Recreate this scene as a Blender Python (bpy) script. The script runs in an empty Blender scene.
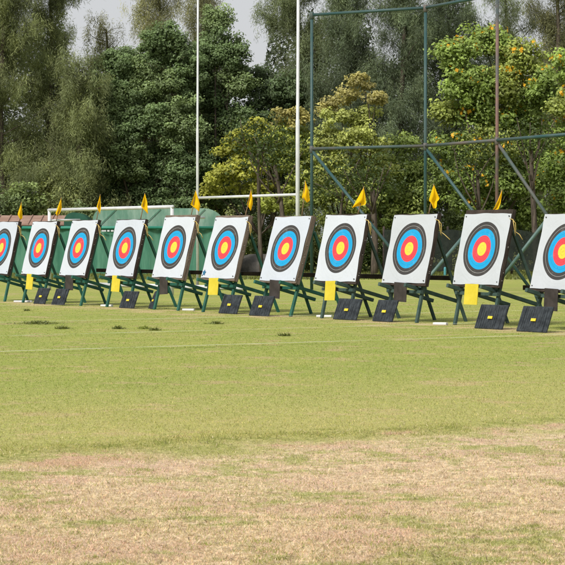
import bpy, math, random
import numpy as np
from mathutils import Vector, Matrix

random.seed(7)
rng = np.random.default_rng(11)
scene = bpy.context.scene
col = scene.collection

# ------------------------------------------------------------------ survey
F, CX, HY, EYE = 2140.0, 282.5, 242.7, 1.45        # focal length (survey units), image centre, horizon, eye height
A = math.radians(56.4)                             # heading of the target row
D = Vector((math.cos(A), -math.sin(A), 0))         # along the row, to the right
B = Vector((math.sin(A), math.cos(A), 0))          # behind the row
ROW0 = Vector((-1.176, 44.39, 0))

def G(px, py):                                     # survey point on the ground
    z = F * EYE / (py - HY)
    return Vector(((px - CX) * z / F, z, 0))

def at(px, py, z):                                 # survey point at a known distance
    return Vector(((px - CX) * z / F, z, EYE + (HY - py) * z / F))

# ------------------------------------------------------------------ helpers
def tag(o, label=None, cat=None, group=None, kind=None):
    if label: o['label'] = label
    if cat: o['category'] = cat
    if group: o['group'] = group
    if kind: o['kind'] = kind
    return o

def empty(name, loc=(0, 0, 0), rz=0.0):
    o = bpy.data.objects.new(name, None)
    col.objects.link(o)
    o.location = loc
    o.rotation_euler = (0, 0, rz)
    o.empty_display_size = 0.2
    return o

class MB:
    def __init__(self):
        self.v, self.f = [], []
    def quad_strip(self, rings, closed=True, cap=True):
        n = len(rings[0]); o = len(self.v)
        for r in rings: self.v += [tuple(p) for p in r]
        for i in range(len(rings) - 1):
            for j in range(n if closed else n - 1):
                a = o + i * n + j; b = o + i * n + (j + 1) % n
                self.f.append((a, b, b + n, a + n))
        if cap and closed:
            self.f.append(tuple(o + j for j in reversed(range(n))))
            self.f.append(tuple(o + (len(rings) - 1) * n + j for j in range(n)))
        return self
    def tube(self, pts, radii, n=8, cap=True):
        pts = [Vector(p) for p in pts]
        if not hasattr(radii, '__len__'): radii = [radii] * len(pts)
        rings = []
        for i, p in enumerate(pts):
            t = (pts[min(i + 1, len(pts) - 1)] - pts[max(i - 1, 0)])
            t = t.normalized() if t.length > 1e-9 else Vector((0, 0, 1))
            u = t.cross(Vector((0.13, 0.99, 0.05)))
            if u.length < 0.1: u = t.cross(Vector((1, 0, 0)))
            u.normalize(); w = t.cross(u)
            rings.append([p + (u * math.cos(k * 2 * math.pi / n) + w * math.sin(k * 2 * math.pi / n)) * radii[i] for k in range(n)])
        return self.quad_strip(rings, True, cap)
    def beam(self, p, q, w, h, up=(0, 0, 1), bev=0.006):
        p, q = Vector(p), Vector(q)
        t = (q - p).normalized()
        s = t.cross(Vector(up))
        if s.length < 1e-3: s = t.cross(Vector((0, 1, 0)))
        s.normalize(); u = s.cross(t)
        c = bev
        prof = [(-w/2 + c, -h/2), (w/2 - c, -h/2), (w/2, -h/2 + c), (w/2, h/2 - c), (w/2 - c, h/2), (-w/2 + c, h/2), (-w/2, h/2 - c), (-w/2, -h/2 + c)]
        return self.quad_strip([[e + s * a + u * b for a, b in prof] for e in (p, q)])
    def box(self, c, sx, sy, sz, bev=0.006):
        c = Vector(c)
        return self.beam(c - Vector((sx / 2, 0, 0)), c + Vector((sx / 2, 0, 0)), sy, sz, (0, 0, 1), bev)
    def build(self, name, m, parent=None, smooth=False):
        me = bpy.data.meshes.new(name)
        me.from_pydata(self.v, [], self.f)
        me.update()
        if smooth:
            for p in me.polygons: p.use_smooth = True
        me.materials.append(m)
        o = bpy.data.objects.new(name, me)
        col.objects.link(o)
        if parent is not None: o.parent = parent
        return o

def np_mesh(name, verts, nper, colors, m, parent=None):
    """verts (N*nper,3): N separate faces of nper corners, one colour per face."""
    nv = len(verts); nf = nv // nper
    me = bpy.data.meshes.new(name)
    me.vertices.add(nv); me.vertices.foreach_set('co', np.ascontiguousarray(verts, dtype=np.float32).ravel())
    me.loops.add(nv); me.loops.foreach_set('vertex_index', np.arange(nv, dtype=np.int32))
    me.polygons.add(nf)
    me.polygons.foreach_set('loop_start', np.arange(0, nv, nper, dtype=np.int32))
    me.polygons.foreach_set('loop_total', np.full(nf, nper, dtype=np.int32))
    at_ = me.attributes.new('col', 'FLOAT_COLOR', 'POINT')
    c4 = np.ones((nv, 4), dtype=np.float32); c4[:, :3] = np.repeat(colors, nper, 0)
    at_.data.foreach_set('color', c4.ravel())
    me.update(); me.validate()
    me.materials.append(m)
    o = bpy.data.objects.new(name, me)
    col.objects.link(o)
    if parent is not None: o.parent = parent
    return o

# ------------------------------------------------------------------ node materials
class NT:
    def __init__(self, name):
        self.m = bpy.data.materials.new(name); self.m.use_nodes = True
        self.n = self.m.node_tree.nodes; self.l = self.m.node_tree.links
        self.n.clear()
        self.out = self.n.new('ShaderNodeOutputMaterial')
    def node(self, t, **kw):
        n = self.n.new(t)
        for k, v in kw.items(): setattr(n, k, v)
        return n
    def set(self, sock, v):
        if hasattr(v, 'is_output'): self.l.new(v, sock)
        else:
            if hasattr(sock.default_value, '__len__') and not hasattr(v, '__len__'): v = (v,) * len(sock.default_value)
            if hasattr(v, '__len__') and len(sock.default_value) == 4 and len(v) == 3: v = (*v, 1)
            sock.default_value = v
    def math(self, op, a, b=0.0, clamp=False):
        n = self.node('ShaderNodeMath', operation=op, use_clamp=clamp)
        self.set(n.inputs[0], a); self.set(n.inputs[1], b)
        return n.outputs[0]
    def vmath(self, op, a, b=(0, 0, 0)):
        n = self.node('ShaderNodeVectorMath', operation=op)
        self.set(n.inputs[0], a); self.set(n.inputs[1], b)
        return n.outputs['Value'] if op in ('DOT_PRODUCT', 'LENGTH') else n.outputs['Vector']
    def mix(self, f, a, b, blend='MIX'):
        n = self.node('ShaderNodeMix', data_type='RGBA', blend_type=blend)
        self.set(n.inputs[0], f); self.set(n.inputs[6], a); self.set(n.inputs[7], b)
        return n.outputs[2]
    def noise(self, vec, scale, detail=4, rough=0.55, out='Fac', dist=0.0):
        n = self.node('ShaderNodeTexNoise')
        if vec is not None: self.l.new(vec, n.inputs['Vector'])
        n.inputs['Scale'].default_value = scale; n.inputs['Detail'].default_value = detail
        n.inputs['Roughness'].default_value = rough; n.inputs['Distortion'].default_value = dist
        return n.outputs[out]
    def step(self, v, lo, hi):
        n = self.node('ShaderNodeMapRange', interpolation_type='SMOOTHSTEP')
        self.set(n.inputs[0], v); n.inputs[1].default_value = lo; n.inputs[2].default_value = hi
        return n.outputs[0]
    def ramp(self, v, stops, interp='LINEAR'):
        n = self.node('ShaderNodeValToRGB'); r = n.color_ramp; r.interpolation = interp
        self.l.new(v, n.inputs[0])
        while len(r.elements) < len(stops): r.elements.new(0.5)
        for e, (p, c) in zip(r.elements, stops): e.position = p; e.color = (*c, 1)
        return n.outputs[0]
    def coord(self, which='Object'):
        return self.node('ShaderNodeTexCoord').outputs[which]
    def pos(self):
        return self.node('ShaderNodeNewGeometry').outputs['Position']
    def bump(self, h, strength=0.3, dist=0.01):
        n = self.node('ShaderNodeBump'); n.inputs['Strength'].default_value = strength; n.inputs['Distance'].default_value = dist
        self.l.new(h, n.inputs['Height']); return n.outputs[0]
    def principled(self, color, rough=0.6, normal=None, metallic=0.0, spec=0.4):
        p = self.node('ShaderNodeBsdfPrincipled')
        self.set(p.inputs['Base Color'], color); self.set(p.inputs['Roughness'], rough); self.set(p.inputs['Metallic'], metallic)
        p.inputs['Specular IOR Level'].default_value = spec
        if normal is not None: self.l.new(normal, p.inputs['Normal'])
        return p.outputs[0]
    def finish(self, sh):
        self.l.new(sh, self.out.inputs['Surface']); return self.m

def mat_worn(name, c1, c2, scale=6.0, rough=0.6, bump=0.2, fine=60.0, metallic=0.0, spec=0.35, stretch=(1, 1, 1)):
    t = NT(name); co = t.vmath('MULTIPLY', t.coord('Object'), stretch)
    f = t.step(t.noise(co, scale, 5, 0.65), 0.35, 0.68)
    g = t.noise(co, fine, 3, 0.6)
    c = t.mix(f, c1, c2)
    c = t.mix(0.35, c, t.mix(g, (0.25, 0.25, 0.25), (1.0, 1.0, 1.0)), 'MULTIPLY')
    return t.finish(t.principled(c, rough, t.bump(g, bump, 0.01), metallic, spec))

def mat_leaf(name, trans=0.3, rough=0.55):
    t = NT(name)
    a = t.node('ShaderNodeAttribute', attribute_name='col')
    p = t.principled(a.outputs['Color'], rough, None, 0, 0.35)
    tr = t.node('ShaderNodeBsdfTranslucent')
    t.l.new(t.mix(1.0, a.outputs['Color'], (1.25, 1.2, 0.7), 'MULTIPLY'), tr.inputs['Color'])
    mx = t.node('ShaderNodeMixShader'); mx.inputs[0].default_value = trans
    t.l.new(p, mx.inputs[1]); t.l.new(tr.outputs[0], mx.inputs[2])
    return t.finish(mx.outputs[0])

def ground_colour(t):
    P = t.vmath('MULTIPLY', t.pos(), (1, 1, 0))
    q = t.vmath('DOT_PRODUCT', P, tuple(D))                        # across the lanes: -13 where the dry verge starts
    r = t.vmath('DOT_PRODUCT', P, tuple(B))
    big = t.noise(P, 0.32, 3, 0.55)
    mid = t.noise(P, 1.3, 5, 0.62)
    patch = t.noise(t.vmath('ADD', P, (31, 7, 0)), 1.05, 6, 0.62)
    cl = t.noise(t.vmath('ADD', P, (3, 57, 0)), 5.0, 5, 0.7)
    fine = t.noise(P, 34.0, 3, 0.7)
    edge = t.math('ADD', q, t.math('ADD', t.math('MULTIPLY', t.math('SUBTRACT', mid, 0.5), 1.5), t.math('MULTIPLY', t.math('SUBTRACT', cl, 0.5), 0.9)))
    tan = t.step(edge, -13.5, -12.45)
    tiny = t.noise(P, 90.0, 2, 0.6)
    mot = t.noise(t.vmath('ADD', P, (11, 3, 0)), 14.0, 4, 0.65)
    # green field
    g = t.mix(t.step(mid, 0.3, 0.7), (0.250, 0.302, 0.062), (0.325, 0.340, 0.094))
    g = t.mix(t.math('MULTIPLY', t.step(big, 0.36, 0.60), 0.6), g, (0.218, 0.286, 0.056))
    g = t.mix(t.math('MULTIPLY', t.step(mot, 0.47, 0.63), 0.6), g, (0.44, 0.405, 0.180))
    g = t.mix(t.math('MULTIPLY', t.step(t.noise(t.vmath('ADD', P, (5, 91, 0)), 9.0, 5, 0.7), 0.52, 0.66), 0.55), g, (0.165, 0.190, 0.050))
    bare = t.step(t.math('ADD', patch, t.math('MULTIPLY', t.math('SUBTRACT', cl, 0.5), 0.55)), 0.530, 0.68)
    g = t.mix(t.math('MULTIPLY', bare, 0.66), g, (0.43, 0.325, 0.200))
    # straw colour deepening toward the verge
    warm = t.step(q, -22.0, -13.2)
    g = t.mix(t.math('MULTIPLY', warm, t.math('ADD', 0.10, t.math('MULTIPLY', cl, 0.75))), g, (0.475, 0.410, 0.190))
    # a worn strip where archers walk up to the row of targets
    rr = t.vmath('DOT_PRODUCT', t.vmath('SUBTRACT', P, tuple(ROW0)), tuple(B))
    worn = t.math('MULTIPLY', t.step(rr, -2.2, -0.7), t.math('SUBTRACT', 1.0, t.step(rr, -0.4, 0.5)))
    worn = t.math('MULTIPLY', worn, t.step(patch, 0.40, 0.58))
    g = t.mix(t.math('MULTIPLY', worn, 0.75), g, (0.50, 0.39, 0.23))
    # dry verge: straw thatch, pinkish bare soil and surviving green patches
    d = t.mix(t.step(mot, 0.36, 0.64), (0.465, 0.348, 0.236), (0.690, 0.560, 0.400))
    d = t.mix(t.math('MULTIPLY', t.step(t.math('ADD', mid, t.math('MULTIPLY', t.math('SUBTRACT', cl, 0.5), 0.4)), 0.47, 0.60), 0.72), d, (0.555, 0.400, 0.310))
    d = t.mix(t.math('MULTIPLY', t.step(t.noise(t.vmath('ADD', P, (45, 19, 0)), 26.0, 4, 0.7), 0.56, 0.66), 0.6), d, (0.29, 0.205, 0.125))
    gp = t.step(t.math('ADD', t.math('ADD', patch, t.math('MULTIPLY', t.math('SUBTRACT', 1.0, t.step(q, -13.0, -11.2)), 0.055)), t.math('MULTIPLY', t.math('SUBTRACT', cl, 0.5), 0.75)), 0.50, 0.655)
    d = t.mix(t.math('MULTIPLY', gp, 0.75), d, (0.300, 0.330, 0.095))
    c = t.mix(tan, g, d)
    # lip between the two: greener grass above, bare crumbs below, mostly toward the left
    lip = t.math('MULTIPLY', t.step(edge, -13.6, -13.3), t.math('SUBTRACT', 1.0, t.step(edge, -13.2, -12.95)))
    c = t.mix(t.math('MULTIPLY', lip, t.math('MULTIPLY', t.step(cl, 0.42, 0.60), 0.7)), c, (0.205, 0.235, 0.055))
    lft = t.math('MULTIPLY', t.step(r, 6.3, 6.6), t.math('SUBTRACT', 1.0, t.step(r, 7.1, 7.7)))
    crumb = t.math('MULTIPLY', t.step(edge, -13.1, -12.95), t.math('SUBTRACT', 1.0, t.step(edge, -12.8, -12.45)))
    c = t.mix(t.math('MULTIPLY', crumb, t.math('MAXIMUM', t.math('MULTIPLY', t.step(mid, 0.48, 0.62), 0.8), lft)), c, (0.50, 0.345, 0.240))
    c = t.mix(0.5, c, t.mix(t.step(tiny, 0.33, 0.67), (0.50, 0.50, 0.46), (1.45, 1.43, 1.38)), 'MULTIPLY')
    return c, fine, cl, P

def mat_ground():
    t = NT('turf'); c, fine, cl, P = ground_colour(t)
    c = t.mix(0.55, c, t.mix(t.step(fine, 0.3, 0.7), (0.52, 0.52, 0.46), (1.40, 1.38, 1.34)), 'MULTIPLY')
    h = t.math('ADD', fine, t.math('MULTIPLY', cl, 0.8))
    return t.finish(t.principled(c, 0.9, t.bump(h, 0.6, 0.03), 0, 0.1))

def mat_blade():
    t = NT('grass_blade'); c, fine, cl, P = ground_colour(t)
    a = t.node('ShaderNodeAttribute', attribute_name='col')
    c = t.mix(1.0, c, a.outputs['Color'], 'MULTIPLY')
    df = t.node('ShaderNodeBsdfDiffuse'); t.l.new(c, df.inputs['Color'])
    tr = t.node('ShaderNodeBsdfTranslucent'); t.l.new(c, tr.inputs['Color'])
    mx = t.node('ShaderNodeMixShader'); mx.inputs[0].default_value = 0.5
    t.l.new(df.outputs[0], mx.inputs[1]); t.l.new(tr.outputs[0], mx.inputs[2])
    return t.finish(mx.outputs[0])

def mat_line():
    t = NT('line_paint'); P = t.pos()
    n = t.math('ADD', t.math('MULTIPLY', t.noise(P, 1.1, 4, 0.6), 0.6), t.math('MULTIPLY', t.noise(P, 26, 3, 0.7), 0.5))
    tr = t.node('ShaderNodeBsdfTransparent')
    p = t.principled((0.66, 0.65, 0.56), 0.9, None, 0, 0.1)
    mx = t.node('ShaderNodeMixShader'); t.l.new(t.math('MULTIPLY', t.step(n, 0.42, 0.64), 0.52), mx.inputs[0])
    t.l.new(tr.outputs[0], mx.inputs[1]); t.l.new(p, mx.inputs[2])
    return t.finish(mx.outputs[0])

def mat_face(name, tint, seed):
    t = NT(name); co = t.coord('Object')
    r = t.vmath('LENGTH', t.vmath('MULTIPLY', co, (1, 0, 1)))
    rr = t.math('DIVIDE', r, 0.7)
    Y, R_, BL, K, W = (0.81, 0.510, 0.050), (0.640, 0.050, 0.066), (0.007, 0.285, 0.565), (0.042, 0.040, 0.040), tint
    lw = 0.0028
    st = [(0, (0.45, 0.3, 0.05)), (0.006, Y), (0.061 - lw, (0.5, 0.34, 0.05)), (0.061 + lw, Y), (0.122, R_), (0.183 - lw, (0.45, 0.03, 0.05)), (0.183 + lw, R_),
          (0.244, BL), (0.305 - lw, (0.006, 0.2, 0.4)), (0.305 + lw, BL), (0.366, K), (0.427 - lw, (0.34, 0.34, 0.34)), (0.427 + lw, K), (0.488, W),
          (0.549 - lw * .6, tuple(x * 0.86 for x in W)), (0.549 + lw * .6, W), (0.61 - lw * .6, tuple(x * 0.86 for x in W)), (0.61 + lw * .6, W)]
    c = t.ramp(rr, [(p / 0.7, q) for p, q in st], 'CONSTANT')
    so = t.vmath('ADD', co, (seed * 3.1, seed * 1.7, seed))
    # scuffs, grime and arrow holes
    gr = t.noise(so, 5.5, 6, 0.7)
    c = t.mix(t.math('MULTIPLY', t.step(gr, 0.52, 0.8), 0.22), c, (0.42, 0.42, 0.41))
    v = t.node('ShaderNodeTexVoronoi'); t.l.new(so, v.inputs['Vector']); v.inputs['Scale'].default_value = 26; v.inputs['Randomness'].default_value = 1
    sel = t.node('ShaderNodeSeparateColor'); t.l.new(v.outputs['Color'], sel.inputs[0])
    near = t.math('SUBTRACT', 1.0, t.step(r, 0.05, 0.62))
    hole = t.math('MULTIPLY', t.math('LESS_THAN', v.outputs['Distance'], 0.17), t.math('LESS_THAN', sel.outputs[0], t.math('MULTIPLY', near, 0.42)))
    c = t.mix(t.math('MULTIPLY', hole, 0.75), c, (0.03, 0.025, 0.02))
    n1 = t.noise(so, 3.2, 4, 0.5, dist=0.8); n2 = t.noise(t.vmath('MULTIPLY', so, (2, 1, 0.8)), 9, 3, 0.5, dist=1.2)
    b = t.bump(t.math('ADD', n1, t.math('MULTIPLY', n2, 0.30)), 0.42, 0.03)
    return t.finish(t.principled(c, 0.62, b, 0, 0.25))

M = {}
M['ground'] = mat_ground(); M['blade'] = mat_blade(); M['line'] = mat_line()
M['leaf'] = mat_leaf('foliage', 0.36); M['needle'] = mat_leaf('needle_foliage', 0.30, 0.7); M['petal'] = mat_leaf('petals', 0.35)
M['bark'] = mat_worn('bark', (0.055, 0.042, 0.032), (0.13, 0.105, 0.08), 3, 0.9, 0.6, 25, stretch=(3, 3, 0.6))
M['green_wood'] = mat_worn('green_painted_timber', (0.012, 0.088, 0.062), (0.024, 0.125, 0.090), 5, 0.55, 0.2, 40)
M['grey_wood'] = mat_worn('weathered_green_timber', (0.030, 0.066, 0.058), (0.062, 0.100, 0.088), 5, 0.75, 0.35, 40)
M['dark_rail'] = mat_worn('dark_timber', (0.022, 0.016, 0.014), (0.06, 0.042, 0.035), 4, 0.8, 0.3, 30)
M['foam_dark'] = mat_worn('dark_foam', (0.026, 0.019, 0.015), (0.065, 0.048, 0.038), 3, 0.9, 0.6, 55, stretch=(1, 6, 1))
M['foam_grey'] = mat_worn('faded_foam', (0.13, 0.098, 0.075), (0.21, 0.165, 0.13), 3, 0.9, 0.6, 55, stretch=(1, 6, 1))
M['rope'] = mat_worn('straw_rope', (0.50, 0.36, 0.10), (0.62, 0.48, 0.2), 20, 0.8)
M['pin'] = mat_worn('pin_steel', (0.05, 0.05, 0.05), (0.1, 0.1, 0.1), 20, 0.5)
M['pin_pale'] = mat_worn('pin_heads', (0.25, 0.24, 0.22), (0.4, 0.38, 0.36), 20, 0.6)
M['yellow_plate'] = mat_worn('yellow_plastic', (0.62, 0.50, 0.030), (0.71, 0.58, 0.055), 4, 0.55, 0.1, 50)
M['black_plate'] = mat_worn('dark_plastic', (0.030, 0.024, 0.022), (0.055, 0.045, 0.042), 5, 0.6, 0.25, 50)
M['board'] = mat_worn('black_rubber', (0.013, 0.018, 0.024), (0.042, 0.052, 0.062), 9, 0.7, 0.5, 70)
M['label'] = mat_worn('yellow_label', (0.72, 0.55, 0.03), (0.75, 0.6, 0.06), 20, 0.5)
M['label_ink'] = mat_worn('label_ink', (0.10, 0.08, 0.02), (0.16, 0.12, 0.03), 20, 0.6)
t = NT('yellow_cloth'); co = t.coord('Object')
c = t.mix(t.noise(co, 7, 4, 0.6), (0.88, 0.53, 0.006), (0.97, 0.64, 0.012))
tr = t.node('ShaderNodeBsdfTranslucent'); t.l.new(c, tr.inputs['Color'])
mx = t.node('ShaderNodeMixShader'); mx.inputs[0].default_value = .4
t.l.new(t.principled(c, .8, t.bump(t.noise(co, 90, 2), .15, .005), 0, .15), mx.inputs[1]); t.l.new(tr.outputs[0], mx.inputs[2])
M['flag'] = t.finish(mx.outputs[0])
M['stick'] = mat_worn('bamboo', (0.20, 0.13, 0.07), (0.30, 0.2, 0.11), 10, 0.7)
M['white_foam'] = mat_worn('white_block', (0.68, 0.69, 0.70), (0.76, 0.77, 0.78), 6, 0.7, 0.1, 60)
M['white_paint'] = mat_worn('white_paint', (0.52, 0.54, 0.56), (0.68, 0.70, 0.72), 1.6, 0.5, 0.12, 30, stretch=(1, 1, 0.6))
M['post_mix'] = mat_worn('dull_steel', (0.045, 0.085, 0.080), (0.125, 0.105, 0.095), 0.9, 0.6, 0.2, 30)
M['post_green'] = mat_worn('green_steel', (0.022, 0.072, 0.074), (0.055, 0.095, 0.092), 1.2, 0.5, 0.15, 30)
M['post_rust'] = mat_worn('rust_streaked_steel', (0.060, 0.085, 0.085), (0.21, 0.115, 0.095), 0.9, 0.6, 0.2, 30)
M['lit_teal'] = mat_worn('lit_teal_steel', (0.065, 0.125, 0.115), (0.11, 0.18, 0.165), 2, 0.5, 0.15, 30)  # light falling on the struts is put into this paler steel colour
M['tarp'] = mat_worn('green_tarpaulin', (0.034, 0.155, 0.098), (0.085, 0.240, 0.160), 1.3, 0.65, 0.5, 9, stretch=(2.2, 1, .35))
M['tarp_dark'] = mat_worn('dark_green_tarpaulin', (0.010, 0.075, 0.045), (0.02, 0.105, 0.065), 0.8, 0.6, 0.3, 7)
M['tarp_pale'] = mat_worn('faded_green_sheet', (0.12, 0.26, 0.19), (0.27, 0.40, 0.32), 1.1, 0.5, 0.5, 7, stretch=(1.6, 1, .5))
M['teal_rail'] = mat_worn('teal_rail', (0.02, 0.20, 0.14), (0.04, 0.25, 0.18), 2, 0.5)
M['roof'] = mat_worn('faded_red_roof', (0.27, 0.165, 0.125), (0.36, 0.24, 0.19), 1.5, 0.8, 0.3, 12)
M['plaster'] = mat_worn('stained_plaster', (0.27, 0.24, 0.18), (0.36, 0.32, 0.25), 1, 0.9, 0.2, 14)
t = NT('black_shade_net'); co = t.coord('Object')
mxn = t.node('ShaderNodeMixShader'); trn = t.node('ShaderNodeBsdfTransparent')
t.l.new(t.math('ADD', 0.55, t.math('MULTIPLY', t.step(t.noise(co, 1.3, 5, 0.7), 0.3, 0.6), 0.35)), mxn.inputs[0])
t.l.new(trn.outputs[0], mxn.inputs[1]); t.l.new(t.principled(t.mix(t.noise(co, 5, 5, .7), (0.008, 0.012, 0.011), (0.04, 0.048, 0.042)), .9, None, 0, .1), mxn.inputs[2])
M['net'] = t.finish(mxn.outputs[0])
M['heap'] = mat_worn('grey_sheeting', (0.04, 0.04, 0.038), (0.11, 0.10, 0.09), 1.6, 0.9, 0.8, 9)
M['blue_mark'] = mat_worn('blue_ink', (0.01, 0.11, 0.24), (0.03, 0.17, 0.3), 30, 0.6)
M['teal_bin'] = mat_worn('blue_plastic', (0.06, 0.26, 0.30), (0.09, 0.32, 0.36), 3, 0.5)

# ------------------------------------------------------------------ ground, lines, grass
ORI = math.atan2(D.y, D.x)

xs = np.unique(np.concatenate([np.linspace(-900, -14, 14), np.linspace(-14, 14, 90), np.linspace(14, 900, 14)]))
ys = np.unique(np.concatenate([np.linspace(-60, 7, 6), np.linspace(7, 60, 170), np.linspace(60, 160, 30), np.linspace(160, 2500, 12)]))
XX, YY = np.meshgrid(xs, ys)
def ground_z(x, y):
    q = x * D.x + y * D.y
    wob = 0.35 * np.sin(0.9 * (x * B.x + y * B.y) + 1.0) + 0.2 * np.sin(2.3 * (x * B.x + y * B.y))
    lip = 1 / (1 + np.exp((q + 13.1 + wob * 0.5) / 0.12))
    fade = np.exp(-np.maximum(0, y - 18) / 6.0)
    z = 0.035 * (lip - 1) * 1.0
    z = z + 0.012 * np.sin(1.7 * x + 0.6 * y) * np.sin(0.8 * y - 0.4 * x) * fade
    return np.where(np.abs(x) < 30, z, z * 0)
ZZ = ground_z(XX, YY)
mb = MB(); nx = len(xs)
mb.v = [tuple(p) for p in np.stack([XX, YY, ZZ], -1).reshape(-1, 3)]
mb.f = [(j * nx + i, j * nx + i + 1, (j + 1) * nx + i + 1, (j + 1) * nx + i) for j in range(len(ys) - 1) for i in range(nx - 1)]
tag(mb.build('ground', M['ground'], None, True), 'mown green and straw coloured turf of the playing field', kind='structure')

for n_, q in enumerate((-25.3, -29.6, -34.6, -43.8)):
    mb = MB(); w = 0.05
    for i in range(60):
        r0 = 4 + i * 0.9
        p = D * q + B * r0; p2 = D * q + B * (r0 + 0.9)
        wv = 0.05 * math.sin(r0 * 0.4 + n_); wv2 = 0.05 * math.sin((r0 + 0.9) * 0.4 + n_)
        k = len(mb.v)
        for pp, ww in ((p, wv), (p2, wv2)):
            for s in (-w, w): mb.v.append(tuple(pp + D * (s + ww) + Vector((0, 0, 0.030))))
        mb.f.append((k, k + 1, k + 3, k + 2))
    tag(mb.build('field_line', M['line']), 'faded white painted lane line on the turf', kind='structure')

def blades(n, vlo, vhi, hmin, hmax, name, wide=1.0, accept=None, bright=(0.7, 1.7)):
    v = vlo + (vhi - vlo) * rng.random(n)
    z = F * EYE / v
    x = (rng.random(n) * 1.5 - 0.75) * 565 * z / F
    if accept is not None:
        k = accept(x, z); x, z = x[k], z[k]; n = len(x)
    h = hmin + (hmax - hmin) * rng.random(n) ** 1.8
    wv = (0.0016 + 0.0014 * rng.random(n)) * np.maximum(1, z / 15.0) * wide
    an = rng.random(n) * 2 * np.pi
    le = rng.random(n) * 2 * np.pi; lean = (0.2 + rng.random(n) * 1.0) * h
    b = np.stack([x, z, ground_z(x, z) - 0.003], 1)
    s = np.stack([np.cos(an), np.sin(an), an * 0], 1) * wv[:, None]
    tip = b + np.stack([np.cos(le) * lean, np.sin(le) * lean, h], 1)
    V = np.stack([b - s, b + s, tip], 1).reshape(-1, 3)
    br = bright[0] + (bright[1] - bright[0]) * rng.random(n)
    straw = (rng.random(n) < 0.22)[:, None]
    c = br[:, None] * np.where(straw, np.array([1.35, 1.22, 1.35]), np.array([0.97, 1.03, 0.9]))
    o = np_mesh(name, V, 3, c, M['blade'])
    return o

def qv(x, y): return x * D.x + y * D.y
g1 = blades(430000, 60, 350, 0.005, 0.025, 'grass')
tag(g1, 'short dry mown grass covering the field', 'grass', kind='stuff')
def near_lip(x, y):
    q = qv(x, y) + 0.17 * np.sin(0.9 * (x * B.x + y * B.y) + 1.0) + 0.15 * np.sin(3.1 * (x * B.x + y * B.y))
    return (np.abs(q + 13.35) < 0.30 * rng.random(len(x)) + 0.04) & (np.sin(2.1 * (x * B.x + y * B.y)) + np.sin(0.77 * (x * B.x + y * B.y) + 1) > -0.55 + 0.5 * np.clip((x * B.x + y * B.y - 8.0) / 2.0, 0, 1.2))
g2 = blades(60000, 160, 235, 0.012, 0.045, 'grass', 1.1, near_lip, (0.85, 1.4))
tag(g2, 'taller uncut strip of grass along the dry verge', 'grass', kind='stuff')

# thatch: dry straws and dead leaf bits lying flat, and small living tufts, on the verge
n = 26000
v = 165 + 190 * rng.random(n); z = F * EYE / v; x = (rng.random(n) * 1.5 - .75) * 565 * z / F
k_ = (qv(x, z) > -13.6) | (rng.random(n) < .25); x, z = x[k_], z[k_]; n = len(x)
an = rng.random(n) * 6.283; Ls = rng.uniform(.012, .05, n); w_ = rng.uniform(.0012, .0030, n)
b = np.stack([x, z, ground_z(x, z) + .004 + .012 * rng.random(n)], 1)
dv = np.stack([np.cos(an) * Ls, np.sin(an) * Ls, rng.normal(0, .006, n)], 1); sv = np.stack([-np.sin(an) * w_, np.cos(an) * w_, 0 * an], 1)
V = np.stack([b - dv - sv * .4, b - sv + dv * .1, b + dv, b + sv], 1).reshape(-1, 3)
tone = np.where((rng.random(n) < .22)[:, None], np.array([[.17, .115, .07]]), np.array([[.66, .56, .38]])) * rng.uniform(.7, 1.2, (n, 1))
tag(np_mesh('straw_litter', V, 4, tone, M['leaf']), 'loose dry straw and dead leaf bits on the bare verge', 'straw', kind='stuff')
m_ = 420; v = 172 + 190 * rng.random(m_); cz = F * EYE / v; cx = (rng.random(m_) * 1.5 - .75) * 565 * cz / F
k_ = qv(cx, cz) > -13.1; cx, cz = cx[k_], cz[k_]; m_ = len(cx); per_ = 60; n = m_ * per_
rad = np.repeat(rng.uniform(.02, .12, m_), per_)
x = np.repeat(cx, per_) + rng.normal(size=n) * rad * 1.6; z = np.repeat(cz, per_) + rng.normal(size=n) * rad
h = rng.uniform(.008, .030, n); an = rng.random(n) * 6.283; w_ = rng.uniform(.0014, .0026, n)
b = np.stack([x, z, ground_z(x, z) - .002], 1); sv = np.stack([np.cos(an) * w_, np.sin(an) * w_, 0 * an], 1)
le = rng.random(n) * 6.283
V = np.stack([b - sv, b + sv, b + np.stack([np.cos(le) * h * .9, np.sin(le) * h * .9, h], 1)], 1).reshape(-1, 3)
tag(np_mesh('grass', V, 3, np.array([[.27, .31, .075]]) * rng.uniform(.7, 1.45, (n, 1)), M['leaf']), 'small green tufts surviving on the dry verge', 'grass', kind='stuff')

# ------------------------------------------------------------------ archery stands, targets, plates, boards, flags
#         along, in front, centre height, lean, width, height
ROW = [(-10.517, -0.026, 1.323, 13.4, 1.3, 1.31), (-8.451, -0.011, 1.319, 14.3, 1.27, 1.3), (-6.374, 0.029, 1.326, 15.5, 1.25, 1.32),
       (-4.253, -0.008, 1.331, 13.9, 1.28, 1.29), (-2.084, 0.01, 1.351, 14.4, 1.29, 1.34), (-0.021, 0.008, 1.341, 15.9, 1.29, 1.31),
       (2.174, -0.046, 1.33, 17.1, 1.29, 1.33), (4.281, 0.096, 1.345, 12.5, 1.36, 1.29), (6.324, -0.007, 1.336, 13.0, 1.31, 1.28),
       (8.383, -0.038, 1.338, 13.2, 1.28, 1.27), (10.566, -0.005, 1.299, 14.9, 1.3, 1.29)]
WHERE = ['half cut off by the left edge', 'second from the left, before the red roof', 'third from the left', 'fourth from the left, under the goal crossbar',
         'fifth from the left, before the goal corner', 'with a small blue mark on its paper', 'before the thick white rugby post', 'fourth from the right, under a sloping brace',
         'third from the right', 'second from the right, with dark top strip', 'cut off by the right edge']
GREY = {4, 5, 6}
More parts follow.
